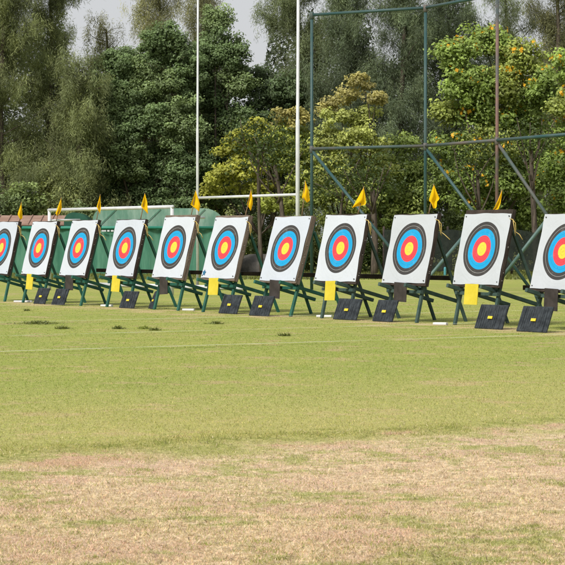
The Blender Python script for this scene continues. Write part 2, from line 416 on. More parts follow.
TOPX = {4: 0.05, 5: 0.05, 9: 0.075}
ROPES = {0, 1, 2, 3, 4, 5, 7, 8, 9}
LEG = [(.5, .5)] * 11
LEG = [(.52, .5), (.5, .5), (.5, .5), (.52, .48), (.5, .5), (.49, .5), (.54, .56), (.42, .48), (.5, .42), (.56, .5), (.52, .5)]
plates_y = {1: True, 3: True, 5: True, 7: True, 9: True, 2: False, 4: False, 6: False, 8: False, 10: False}

def grid_face(w, h, seed, parent, m):
    n = 22; mb = MB(); r = random.Random(seed)
    ph = [r.uniform(0, 6.28) for _ in range(8)]
    for j in range(n + 1):
        for i in range(n + 1):
            u, v = i / n - .5, j / n - .5
            ex = 0.006 * math.sin(7 * v + ph[0]) + 0.004 * math.sin(17 * v + ph[1])
            ez = 0.006 * math.sin(6 * u + ph[2]) + 0.004 * math.sin(15 * u + ph[3])
            bulge = 0.006 * math.sin(8 * u + 3 * v + ph[4]) + 0.005 * math.sin(11 * v - 5 * u + ph[5])
            mb.v.append((u * w + ex * abs(u) * 2, -0.014 + bulge * (1 - 0.3 * (abs(u) + abs(v))), v * h + ez * abs(v) * 2))
    for j in range(n):
        for i in range(n):
            a = j * (n + 1) + i
            mb.f.append((a, a + 1, a + n + 2, a + n + 1))
    return mb.build('target_face', m, parent, True)

tgt = []
for i, (al, fr, cz, ln, w, h) in enumerate(ROW):
    l = math.radians(ln); tl = math.tan(l)
    base = ROW0 + D * al - B * fr
    wood = M['green_wood'] if i < 7 else M['grey_wood']
    # ---- stand
    st = empty('archery_stand', base, ORI)
    tag(st, ['green timber easel under the target ', 'weathered green easel under the target '][i >= 7] + WHERE[i], 'target stand', 'easel stands in the row')
    back = 0.13 / math.cos(l)
    ly = lambda z: (z - cz) * tl + back + 0.012
    xl, xr = LEG[i]
    for sx in (-xl, xr):
        MB().beam((sx, ly(0), 0), (sx, ly(1.86), 1.86), 0.062, 0.055, (0, 1, 0)).build('front_leg', wood, st)
    hz = 1.66; fy = 1.0 + random.uniform(-.05, .05)
    for sx in (-xl, xr):
        MB().beam((sx * 0.98 + 0.0, ly(hz) + 0.058, hz), (sx * 1.02, fy, 0), 0.055, 0.05, (1, 0, 0)).build('rear_leg', wood, st)
    yb = (cz - h / 2 - cz) * tl
    zs = cz - (h / 2 + .045) * math.cos(l) - 0.036; ys_ = -(h / 2 + .045) * math.sin(l)
    for sx in (-xl + 0.075, xr - 0.075):
        y0, y1 = ys_ - 0.22 - random.uniform(0, .04), fy + random.uniform(-.12, .05)
        sl = 0.262
        MB().beam((sx, y0, zs - (y0 - ys_) * sl), (sx, y1, zs - (y1 - ys_) * sl), 0.06, 0.066, (0, 0, 1)).build('support_arm', wood, st)
    MB().beam((-xl - .06, ly(.56) - 0.060, .562), (xr + .06, ly(.56) - 0.060, .556), 0.05, 0.06, (0, 0, 1)).build('crossbar', wood, st)
    # ---- butt with its paper face
    bt = empty('target_butt', base + Vector((0, 0, cz)), ORI)
    bt.rotation_euler = Matrix.Rotation(ORI, 4, 'Z').to_3x3().__matmul__(Matrix.Rotation(-l, 3, 'X')).to_euler()
    tag(bt, 'ringed paper archery target ' + WHERE[i], 'archery target', 'archery targets in the row')
    up = TOPX.get(i, 0.02); th = 0.096 if i in (4, 5, 6) else 0.072
    mb = MB()
    # stacked layers of foam pressed together, each a little proud or shy of the next
    nl = 5; y = 0.0
    for k in range(nl):
        e = random.uniform(-.003, .003); t_ = th / nl
        mb.beam((-w / 2 - .008 + e, y + t_ / 2, (up - .045) / 2), (w / 2 + .012 + e, y + t_ / 2, (up - .045) / 2), t_ - .0015, h + up + .045 + e, (0, 0, 1), 0.004)
        y += t_
    body = mb.build('foam_block', M['foam_grey'] if i in GREY else M['foam_dark'], bt)
    tint = [(0.455, 0.495, 0.565), (0.49, 0.525, 0.585), (0.48, 0.515, 0.575)][i % 3] if i < 8 else (0.435, 0.465, 0.505)
    face = grid_face(w, h, i * 7 + 3, bt, mat_face('target_paper_%d' % i, tint, i + 1))
    for sx in (-1, 1):
        for sz in (-1, 1):
            p = MB().tube([(sx * (w / 2 - .05), -.03, sz * (h / 2 - .05)), (sx * (w / 2 - .05), -.004, sz * (h / 2 - .05))], [0.011, 0.011], 8).build('pin', M['pin'], bt)
    for k in range(5):
        z = random.uniform(-.46, .46) * h
        MB().tube([(w / 2 + .008, th * .45, z), (w / 2 + .020, th * .45, z)], [0.007, 0.007], 6).build('side_pin', M['pin_pale'], bt)
    if i in ROPES:
        x0 = w / 2 + .02; z0 = h / 2 - .2; r = random.Random(i)
        pts = [(x0 - .03, -.03, z0 + .10), (x0 + .02, .0, z0 + .09), (x0 + .05, .05, z0 + .04), (x0 + .05, .08, z0 - .05), (x0 + .02, .11, z0 - .10), (x0 + .07 + r.uniform(0, .05), .15, z0 - .14), (x0 + .10 + r.uniform(0, .1), .2, z0 - .22)]
        mb = MB().tube(pts if r.random() < .6 else pts[:5], 0.0075, 6)
        mb.tube([(x0 + .02, .0, z0 + .10), (x0 + .04, .04, z0 - .02), (x0 + .03, .1, z0 - .13), (x0 + .0, .14, z0 - .16)], 0.007, 6)
        mb.build('tie_rope', M['rope'], bt, True)
    if i == 5:       # small blue leaf shaped mark in the lower left corner of the paper
        mb = MB(); c0 = (-w / 2 + .10, -h / 2 + .11); k0 = len(mb.v); mb.v.append((c0[0], -.026, c0[1]))
        for k in range(10):
            rr = (0.075 if k % 2 == 0 else 0.038); a = math.pi / 2 + k * math.pi / 5
            mb.v.append((c0[0] + rr * math.cos(a), -.026, c0[1] + rr * math.sin(a)))
        for k in range(10): mb.f.append((k0, k0 + 1 + k, k0 + 1 + (k + 1) % 10))
        mb.build('blue_mark', M['blue_mark'], bt)
    # ---- plate hanging under the target
    if i in plates_y:
        yel = plates_y[i]
        pl = MB(); zb = cz - (h / 2 + .02) * math.cos(l); y0 = -(h / 2) * math.sin(l) - .035
        px = -0.05 + {10: -.03, 1: -.03, 9: 0.0}.get(i, 0); hh = [.36, .37, .35][i % 3]; ww = [.37, .34, .38][i % 3]
        n = 6
        rows = []
        for j in range(n + 1):
            v = j / n
            yy = y0 - .012 - v * (.035 if yel else .01)
            zz = zb + .03 - v * hh
            rows.append([(px - ww / 2, yy - .005, zz), (px + ww / 2, yy - .005, zz), (px + ww / 2, yy + .005, zz), (px - ww / 2, yy + .005, zz)])
        pl.quad_strip(rows)
        o = pl.build('hanging_plate', M['yellow_plate'] if yel else M['black_plate'])
        o.location = base; o.rotation_euler = (0, random.uniform(-.05, .05), ORI)
        tag(o, ('yellow plate' if yel else 'dark brown plate') + ' hanging below the target ' + WHERE[i], 'plate', 'yellow plates' if yel else 'dark plates')
    tgt.append((base, l, cz, w, h))

# boards leaning at the feet of the stands:  target, bottom centre px, width, height, yaw
BOARDS = [(1, 29 + 10, 303.6, .57, .40, 0, 'right foot'), (2, 57.5, 304.6, .62, .40, 0, 'left foot'), (3, 126.3, 307.8, .64, .40, 0, 'right foot'), (4, 150.5, 308.5, .42, .42, -.30, 'left foot'),
          (5, 227.5, 313.2, .68, .41, 0, 'right foot'), (6, 258.6, 315.4, .70, .42, 0, 'left foot'), (7, 344.5, 319.2, .74, .42, 0, 'right foot'), (8, 382.2, 321.0, .60, .42, 0, 'left foot'),
          (9, 488.3, 328.2, .72, .43, 0, 'right foot'), (10, 531.5, 331.2, .74, .44, 0, 'left foot')]
for i, px, py, w, h, yaw, side in BOARDS:
    gp_ = G(px, py); root = empty('leaning_board', gp_ * (1 - .42 / gp_.length), ORI + yaw)
    ln = math.radians(21 if i not in (4,) else 24)
    root.rotation_euler = (Matrix.Rotation(ORI + yaw, 3, 'Z') @ Matrix.Rotation(-ln, 3, 'X')).to_euler()
    tag(root, 'black board with yellow label under the target %s' % WHERE[i], 'board', 'black boards leaning on the stands')
    mb = MB(); mb.beam((-w / 2, 0, h / 2 + .004), (w / 2, 0, h / 2 + .004), 0.026, h, (0, 0, 1), 0.008)
    r = random.Random(i)
    for k in range(13):
        x = -w / 2 + .035 + k * (w - .07) / 12 + r.uniform(-.012, .012)
        a_ = .02 + (r.uniform(0, .12) if r.random() < .5 else 0); b_ = h - .015 - (r.uniform(0, .13) if r.random() < .5 else 0)
        mb.beam((x, -.0150, a_), (x + r.uniform(-.014, .014), -.0150, b_), r.uniform(.006, .013), r.uniform(.008, .022), (0, 1, 0), 0.003)
    mb.build('panel', M['board'], root)
    lb = MB().beam((-.058, -.033, h * .46), (.058, -.033, h * .46), 0.010, 0.048, (0, 0, 1), 0.003).build('label', M['label'], root)

# pennants: outline in survey pixels at the depth of their target
FLAGS = [(0, (18.4, 223), [(21.5, 202.2), (17.6, 214), (18.2, 216.5), (20.4, 219.7), (22.6, 218.5), (22.2, 210)]),
         (1, (54.5, 222.5), [(61.4, 197.4), (58.6, 205), (55.4, 213.5), (57.3, 216), (60, 213.6), (61.8, 209)]),
         (2, (95.5, 221), [(100.3, 194.8), (98.6, 201), (96.6, 207), (98.6, 210.5), (100.2, 214.2), (101.2, 208)]),
         (3, (139.3, 220), [(145.0, 193.4), (143, 200), (141.0, 206.5), (144.5, 210), (148.2, 214.2), (147.4, 202)]),
         (4, (189.5, 217), [(195.8, 190.5), (193.2, 198), (190.4, 204.6), (195, 208), (199.2, 211.6), (200.4, 205)]),
         (5, (243, 218.5), [(251.0, 190), (249.2, 198), (246.7, 204.5), (249.2, 208), (250.8, 211), (252.8, 204), (252.5, 197)]),
         (6, (300.8, 218), [(305.2, 180.8), (303.4, 190), (301.6, 198), (304.3, 199.8), (307.1, 202.7), (309.8, 200.8), (308.6, 190)]),
         (7, (355.5, 217), [(363.7, 187), (358, 197.5), (352.0, 208), (358.5, 206), (366.2, 204.7), (365.2, 196)]),
         (8, (426.8, 216.5), [(433.8, 184.5), (431.2, 192), (428.7, 200.6), (431.5, 203.5), (433.0, 208.4), (436.3, 208.2), (436.9, 201), (439.7, 199.4), (436.5, 192)]),
         (9, (489.3, 215.5), [(502, 190), (497.8, 200), (492.4, 210.4), (498, 210.2), (500.2, 203.5), (501.2, 196)])]
for i, sb, outl in FLAGS:
    base, l, cz, w, h = tgt[i]
    dep = (base + B * 0.30).y
    if i == 0: dep = (base + B * .3 + D * .5).y
    c0 = at(*outl[0], dep)
    foot = at(sb[0], sb[1] + 6, dep)
    root = empty('pennant', foot)
    tag(root, ['limp', 'narrow', 'thin', 'half open', 'broad drooping', 'twisted narrow', 'tallest hanging', 'wide outspread', 'crumpled forked', 'sharp slanting'][i] + ' yellow flag above the target ' + WHERE[i], 'flag', 'yellow flags on the targets')
    top = c0 - foot
    MB().tube([(0, 0, 0), tuple(top * .5 + Vector((0.01, 0.0, 0))), tuple(top + Vector((0, 0.006, 0.012)))], [.011, .010, .008], 6).build('stick', M['stick'], root, True)
    # cloth: fill the outline as rows between its left and right border
    pts = [(at(*p, dep) - foot) for p in outl]
    top_p = pts[0]; low = min(range(len(pts)), key=lambda k: pts[k].z)
    left = pts[0:low + 1]; right = [pts[0]] + list(reversed(pts[low:]))
    def border(side, t):
        L = [0.0]
        for a_, b_ in zip(side, side[1:]): L.append(L[-1] + (b_ - a_).length)
        s = t * L[-1]
        for k in range(len(side) - 1):
            if s <= L[k + 1] + 1e-9:
                f_ = (s - L[k]) / max(1e-9, L[k + 1] - L[k]); return side[k].lerp(side[k + 1], f_)
        return side[-1]
    mb = MB(); n, mcol = 12, 8
    for j in range(n + 1):
        t_ = j / n
        a_, b_ = border(left, t_), border(right, t_)
        for k in range(mcol + 1):
            s = k / mcol; p = a_.lerp(b_, s)
            dy = 0.035 * math.sin(s * 7.5 + i + t_ * 2) * min(1, t_ * 2) + 0.012 * math.sin(9 * t_ + i)
            mb.v.append((p.x, p.y + dy - 0.012, p.z))
    for j in range(n):
        for k in range(mcol):
            a0 = j * (mcol + 1) + k; mb.f.append((a0, a0 + 1, a0 + mcol + 2, a0 + mcol + 1))
    mb.build('cloth', M['flag'], root, True)

# white blocks lying at the feet
for k, (x0, x1, py, lab) in enumerate([(13, 33, 302.4, 'long flat white block on the grass between the first two stands from the left'), (100.5, 113, 306.6, 'white block on the grass left of the fourth stand'),
                        (182, 195, 310.8, 'white block on the grass between the fifth and sixth stands'), (316, 333, 317.4, 'white block at the left foot of the eighth stand'),
                        (433, 448, 325.0, 'white block on the grass between the ninth and tenth stands')]):
    p = G((x0 + x1) / 2, py); ww = (x1 - x0) * p.y / F
    mb = MB().box((0, 0, .0225), ww * .9, .14, .045, .010)
    o = mb.build('white_block', M['white_foam']); o.location = p; o.rotation_euler = (0, 0, random.uniform(-.35, .0))
    tag(o, lab, 'block', 'white blocks on the grass')

# dark rails running behind the stands
def row_pt(al, y, z): return ROW0 + D * al + B * y + Vector((0, 0, z))
mb = MB(); mb.beam(row_pt(-6.9, .735, .80), row_pt(6.75, .735, .80), .05, .085)
tag(mb.build('long_rail', M['dark_rail']), 'long dark timber rail running behind the stands from the third to the ninth target', 'rail')
mb = MB(); mb.beam(row_pt(8.6, .80, .66), row_pt(11.0, .80, .66), .05, .085)
tag(mb.build('short_rail', M['dark_rail']), 'short dark rail joining the last two stands on the right', 'rail')

# clumps of cut weeds lying on the lanes
for k, (px, py, r_, lab) in enumerate([(38, 324, .55, 'largest clump of cut weeds on the lanes, at the left'), (62, 329, .30, 'small weed clump just below and right of the largest one'), (27, 311, .18, 'tiny tuft of weeds nearest the stands at the left'),
                        (118, 329, .26, 'weed clump below the fourth target'), (144, 329, .28, 'pale clump of weeds below the fifth target'), (155, 330.5, .22, 'small dark weed clump below the fifth target'),
                        (216, 324, .34, 'long thin weed clump below the sixth target'), (285, 336, .22, 'weed tuft on the second lane below the seventh target')]):
    p = G(px, py); r_ *= .85 if k == 0 else .55; n = int((300 if k == 0 else 230) * r_ / .3)
    a = rng.random(n) * 6.283; rr = r_ * np.abs(rng.normal(0, .45, n))
    b = np.stack([np.cos(a) * rr * 1.3, np.sin(a) * rr * 1.1, 0.0 * a + .005], 1)
    hh = (.015 + .06 * rng.random(n)) * np.exp(-(rr / r_) ** 2 * 1.6); dr = rng.random(n) * 6.283
    tip = b + np.stack([np.cos(dr) * .09, np.sin(dr) * .05, hh], 1)
    s = np.stack([np.cos(dr + 1.5), np.sin(dr + 1.5), dr * 0], 1) * .011
    V = np.stack([b - s, b + s, tip], 1).reshape(-1, 3)
    c = np.array([[.17, .20, .06]]) * (.5 + .9 * rng.random((n, 1))) * (1.9 if k == 4 else 1)
    o = np_mesh('weed_clump', V, 3, c, M['leaf']); o.location = p
    tag(o, lab, 'weeds', 'clumps of cut weeds')

# ------------------------------------------------------------------ goals and steel frame
L0 = Vector(((49.5 - CX) * 65.2 / F, 65.2, 0))
goal = empty('football_goal', L0, ORI)
tag(goal, 'white football goal standing behind the left targets', 'goal')
r_ = .05
for x in (0, 7.32):
    MB().tube([(x, 0, 0), (x, 0, 2.44)], r_, 12).build('post', M['white_paint'], goal, True)
    MB().tube([(x, 0.05, 2.13), (x, 1.05, 2.15)], .035, 10).build('top_stanchion', M['white_paint'], goal, True)
MB().tube([(-.05, 0, 2.44), (7.37, 0, 2.44)], .05, 12).build('crossbar', M['white_paint'], goal, True)

p0, p1 = G(86, 286.2), G(246, 290.6)
mb = MB().tube([p0 + Vector((0, 0, .07)), p1 + Vector((0, 0, .07))], .065, 12)
tag(mb.build('white_pipe', M['white_paint'], None, True), 'long white pipe lying on the grass behind the middle left stands', 'pipe')

R0 = Vector(((197.6 - CX) * 67 / F, 67, 0)); R1 = R0 + D * 5.6
rg = empty('rugby_posts', R0, ORI)
tag(rg, 'pair of very tall white rugby posts with low crossbar', 'rugby goal')
for x, r0_ in ((0, .044), (5.6, .062)):
    MB().tube([(x, 0, 0), (x, 0, 5.0), (x, 0, 5.02), (x + .05, 0, 11.5)], [r0_, r0_ * .95, r0_ * .78, r0_ * .62], 12).build('upright', M['white_paint'], rg, True)
MB().tube([(0, 0, 2.85), (5.6, 0, 2.85)], .042, 12).build('crossbar', M['white_paint'], rg, True)

PS = [Vector(((311.7 - CX) * 66 / F, 66, 0)), Vector(((425.2 - CX) * 64 / F, 64, 0)), Vector(((496.8 - CX) * 60.5 / F, 60.5, 0)), Vector(((571 - CX) * 57 / F, 57, 0))]
PS.append(PS[3] + (PS[3] - PS[2]))
fr = empty('steel_frame', PS[0]); O = PS[0]
tag(fr, 'tall green and rusty steel pipe frame standing behind the right targets', 'steel frame')
hm, ht = 4.34, 8.48
for k, p in enumerate(PS):
    MB().tube([p - O, p - O + Vector((0, 0, ht))], [.050, .046], 10).build('post', M['post_rust'] if k == 2 else M['post_green'], fr, True)
for k in range(4):
    a_, b_ = PS[k] - O, PS[k + 1] - O
    MB().tube([a_ + Vector((0, 0.02, ht - .02)), b_ + Vector((0, 0.02, ht - .02))], .048, 10).build('top_rail', M['post_green'], fr, True)
    MB().tube([a_ + Vector((0, -.02, hm)), b_ + Vector((0, -.02, hm))], .048, 10).build('middle_rail', M['post_mix'] if k in (0, 1) else M['post_green'], fr, True)
for p in PS[:4]:
    for z in (hm - .02, ht - .04):
        MB().tube([p - O + Vector((0, 0, z - .11)), p - O + Vector((0, 0, z - .10)), p - O + Vector((0, 0, z + .10)), p - O + Vector((0, 0, z + .11))], [.052, .068, .068, .052], 10).build('clamp', M['post_mix'], fr, True)
b2 = Vector(((533 - CX) * 62.9 / F, 62.9, 0)); b3 = Vector(((601 - CX) * 60 / F, 60, 0))
for k, (s, e) in enumerate([(PS[0], PS[1]), (PS[1], b2), (PS[2], b3)]):
    MB().tube([s - O + Vector((0, 0, hm - .05)), e - O + Vector((0, 0, 0))], .047, 10).build('brace', M['post_mix'] if k == 2 else M['post_green'], fr, True)
for s, e in ((G(415.5, 293), (PS[1] + Vector((0, 0, hm))).lerp(b2, .5)), (G(489.5, 293.6), (PS[2] + Vector((0, 0, hm))).lerp(b3, .5))):
    MB().tube([s - O, e - O], .05, 10).build('strut', M['lit_teal'], fr, True)

# ------------------------------------------------------------------ shelter, hoarding, shed, net fence behind the field
def span(px0, px1, z): return (px0 - CX) * z / F, (px1 - CX) * z / F
x0, x1 = span(10, 237, 96)
hd = empty('green_hoarding', (x0, 96, 0)); tag(hd, 'long green tarpaulin hoarding standing behind the left targets', 'hoarding')
n = 60; mb = MB()
for j, z in enumerate((0.02, 1.0, 2.08)):
    for k in range(n + 1):
        s = k / n; y = .03 * math.sin(s * 90) + .05 * math.sin(s * 37 + j)
        lo = 0.0
        mb.v.append(((x1 - x0) * s, y, z - lo))
for j in range(2):
    for k in range(n):
        a0 = j * (n + 1) + k; mb.f.append((a0, a0 + 1, a0 + n + 2, a0 + n + 1))
mb.build('tarpaulin', M['tarp'], hd, True)
MB().tube([(0, -.1, 2.12), (x1 - x0, -.1, 2.12)], .07, 8).build('top_rail', M['teal_rail'], hd, True)
for k in range(5):
    MB().tube([((x1 - x0) * k / 4, .12, 0), ((x1 - x0) * k / 4, .12, 2.2)], .045, 8).build('post', M['post_green'], hd, True)
for s0, s1 in ((.405, .425), (.43, .44), (.446, .458), (.462, .468)):
    MB().beam(((x1 - x0) * s0, -.19, 1.98), ((x1 - x0) * s1, -.19, 1.98), .02, .07, (0, 0, 1), .003).build('white_mark', M['white_paint'], hd)

def shelter(px0, px1, ptop, z, depth, m, name, lab, rc=.75):
    xa, xb = span(px0, px1, z); W = xb - xa; H = EYE + (HY - ptop) * z / F
    root = empty(name, (xa, z, 0)); tag(root, lab, 'shelter')
    prof = [(0, 0)]
    for k in range(7):
        a = math.pi - k * math.pi / 12; prof.append((rc * .5 + rc * .5 * math.cos(a), H - rc * .5 + rc * .5 * math.sin(a)))
    for k in range(9):
        a = math.pi / 2 - k * math.pi / 16; prof.append((W - rc + rc * math.cos(a), H - rc - .0 + rc * math.sin(a)))
    prof.append((W, 0))
    mb = MB()
    mb.quad_strip([[(x, 0, zz) for x, zz in prof], [(x, depth, zz) for x, zz in prof]])
    mb.build('cover', m, root)
    for k in range(3 if W > 3 else 0):
        x = W * (k + .4) / 3
        MB().tube([(x - .55, -.04, 2.2), (x + .25, -.04, H - .03)], .014, 6).build('rib', M['tarp'], root)
    return root
shelter(93, 226, 208.3, 97, 2.0, M['tarp_pale'], 'team_shelter', 'faded pale green round cornered shelter behind the goal', 1.0)
shelter(64, 92, 212.5, 97.1, 2.0, M['tarp_dark'], 'dark_shelter', 'small dark green shelter left of the pale green one', .8)

xa, xb = span(-80, 66, 98)
sh = empty('low_shed', (xa, 98, 0)); tag(sh, 'long low shed with faded red roof at the left edge', 'shed')
W = xb - xa
MB().box((W / 2, 1.5, 1.18), W, 3.0, 2.36, .01).build('wall', M['plaster'], sh)
mb = MB(); mb.quad_strip([[(x, -.35, 2.30), (x, 1.5, 2.72), (x, 3.35, 2.30), (x, 3.35, 2.24), (x, 1.5, 2.64), (x, -.35, 2.24)] for x in (-.3, W + .3)])
for k in range(int(W / .5)):
    mb.tube([(k * .5, -.37, 2.315), (k * .5, 1.5, 2.74)], .03, 5)
mb.build('roof', M['roof'], sh)

xa, xb = span(384, 640, 92)
nf = empty('net_fence', (xa, 92, 0)); tag(nf, 'long black shade net fence under the trees at the right', 'fence')
W = xb - xa; n = 80; mb = MB()
for j, z in enumerate((.25, 1.0, 2.02)):
    for k in range(n + 1):
        s = k / n
        sag = .13 * abs(math.sin(s * 4 * math.pi)) if j == 2 else 0
        mb.v.append((W * s, .06 * math.sin(s * 60 + j) + .04 * math.sin(s * 23), z - sag + .03 * math.sin(s * 50)))
for j in range(2):
    for k in range(n):
        a0 = j * (n + 1) + k; mb.f.append((a0, a0 + 1, a0 + n + 2, a0 + n + 1))
mb.build('net', M['net'], nf, True)
for k in range(5):
    MB().tube([(W * k / 4, .15, 0), (W * k / 4, .15, 2.15)], .05, 8).build('post', M['dark_rail'], nf, True)

p = G(258, 274.5)
mb = MB(); n = 26
for j in range(9):
    for k in range(n):
        a = 2 * math.pi * k / n; v = j / 8
        r = 1.35 * math.cos(v * math.pi / 2) ** .7 * (1 + .13 * math.sin(5 * a + 2 * v) + .08 * math.sin(11 * a + j))
        mb.v.append((r * math.cos(a), r * .6 * math.sin(a), .85 * math.sin(v * math.pi / 2) * (1 + .12 * math.sin(3 * a + 1))))
for j in range(8):
    for k in range(n):
        a0 = j * n + k; b0 = j * n + (k + 1) % n; mb.f.append((a0, b0, b0 + n, a0 + n))
o = mb.build('covered_heap', M['heap'], None, True); o.location = p
tag(o, 'low grey heap under sheeting right of the green hoarding', 'heap')

p = at(445, 270.5, 90); p.z = 0
mb = MB().tube([(0, 0, 0), (0, 0, .05), (0, 0, .36), (0, 0, .4), (0, 0, .43)], [.05, .055, .055, .05, .02], 12)
o = mb.build('blue_bottle', M['teal_bin'], None, True); o.location = p
tag(o, 'small pale blue drum on the grass below the net fence', 'drum')

# ------------------------------------------------------------------ vegetation
def unit(v): return v / np.maximum(1e-9, np.linalg.norm(v, axis=1, keepdims=True))

def leaf_quads(P, N, size, aspect=.55):
    t = unit(np.cross(N, rng.normal(size=N.shape))); b = np.cross(N, t)
    s = size[:, None] * .5
    return np.stack([P - t * s, P + b * s * aspect + N * s * .12, P + t * s * .95 - N * s * .15, P - b * s * aspect + N * s * .12], 1).reshape(-1, 3)

def limb(mb, a, b, r0, r1, bend=.12, n=5, sides=6):
    a, b = Vector(a), Vector(b); L = (b - a).length
    o1 = Vector((random.uniform(-1, 1), random.uniform(-1, 1), random.uniform(-.3, .6))) * L * bend
    pts, rs = [], []
    for k in range(n + 1):
        t = k / n; pts.append(a.lerp(b, t) + o1 * math.sin(math.pi * t)); rs.append(r0 + (r1 - r0) * t)
    mb.tube(pts, rs, sides); return pts

def broadleaf(name, label, cat, base_px, Z, lobes, cols, clumps=20, per=95, leaf=.17, clump_r=.55, group=None, depth=.9, trunk_r=.22, fill=.55, flowers=None, flat=.68):
    """lobes: (px, py, rx, ry [, colour index])"""
    bx = (base_px - CX) * Z / F; base = Vector((bx, Z, 0)); u = Z / F
    root = empty(name, base); tag(root, label, cat, group)
    mbt = MB()
    zs = [EYE + (HY - L[1]) * u for L in lobes]
    fork_z = max(.8, min(zs) * .55)
    trunk_top = Vector((random.uniform(-.25, .25), random.uniform(-.2, .2), fork_z))
    limb(mbt, (0, 0, -.1), trunk_top, trunk_r, trunk_r * .75, .05, 5, 9)
    PP, NN, SS, CC = [], [], [], []; FP, FN = [], []
    for L in lobes:
        ci = L[4] if len(L) > 4 else 0
        base_c = np.array(cols[ci])
        dy = random.uniform(-1.25, .45) * depth
        c = np.array([(L[0] - CX) * u - bx, dy, EYE + (HY - L[1]) * u])
        R = np.array([L[2] * u, max(L[2] * u * .85, .8), L[3] * u])
        lp = limb(mbt, trunk_top, Vector(c) - Vector((0, 0, R[2] * .5)), trunk_r * .34, trunk_r * .10, .14, 5, 6)
        nc = max(6, int(clumps * (L[2] * L[3]) / 500.0))
        for k in range(nc):
            dirv = rng.normal(size=3); dirv /= np.linalg.norm(dirv)
            if dirv[1] > .3: dirv[1] *= -.6
            rad = rng.uniform(.55, 1.18)
            cc = c + dirv * R * rad
            cr = clump_r * rng.uniform(.65, 1.25)
            if k % 3 == 0: limb(mbt, Vector(c) - Vector((0, 0, R[2] * .4)), Vector(cc), trunk_r * .09, .010, .15, 3, 4)
            n = int(per * rng.uniform(.6, 1.3))
            d = unit(rng.normal(size=(n, 3))); rr = rng.random((n, 1)) ** .45
            p = cc + d * rr * np.array([cr, cr, cr * flat])
            nr = unit(d * .55 + np.array([-.05, -.34, .55]) + rng.normal(size=(n, 3)) * .42)
            PP.append(p); NN.append(nr); SS.append(leaf * rng.uniform(.6, 1.35, n))
            tone = rng.uniform(.72, 1.25)
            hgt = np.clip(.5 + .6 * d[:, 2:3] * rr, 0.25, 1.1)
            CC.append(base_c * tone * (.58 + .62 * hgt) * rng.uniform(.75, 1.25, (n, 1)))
            if flowers and rng.random() < flowers[0] and dirv[2] > -.3:
                m_ = int(flowers[1] * rng.uniform(.4, 1.4)); f = unit(rng.normal(size=(m_, 3)) + np.array([0, -.6, .9]))
                FP.append(cc + f * np.array([cr, cr, cr * flat]) * rng.uniform(.6, 1.05, (m_, 1))); FN.append(unit(f + rng.normal(size=(m_, 3)) * .5))
        n = int(fill * per * nc * .5)
        if n:
            p = c + unit(rng.normal(size=(n, 3))) * rng.random((n, 1)) ** .5 * R * .8
            PP.append(p); NN.append(unit(rng.normal(size=(n, 3)))); SS.append(leaf * 1.3 * rng.uniform(.7, 1.4, n)); CC.append(base_c * .72 * rng.uniform(.6, 1.2, (n, 1)))  # inner leaves darkened in colour, standing in for shadow inside the crown
    P, N, S, C_ = np.concatenate(PP), np.concatenate(NN), np.concatenate(SS), np.concatenate(CC)
    mbt.build('trunk', M['bark'], root, True)
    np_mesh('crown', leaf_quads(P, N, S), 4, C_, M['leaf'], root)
    if FP:
        P, N = np.concatenate(FP), np.concatenate(FN)
        fl_ = np_mesh('flowers', leaf_quads(P, N, rng.uniform(.11, .24, len(P)), .9), 4, np.array([[.80, .44, .02]]) * rng.uniform(.65, 1.1, (len(P), 1)), M['petal'], root); fl_['kind'] = 'stuff'
    return root

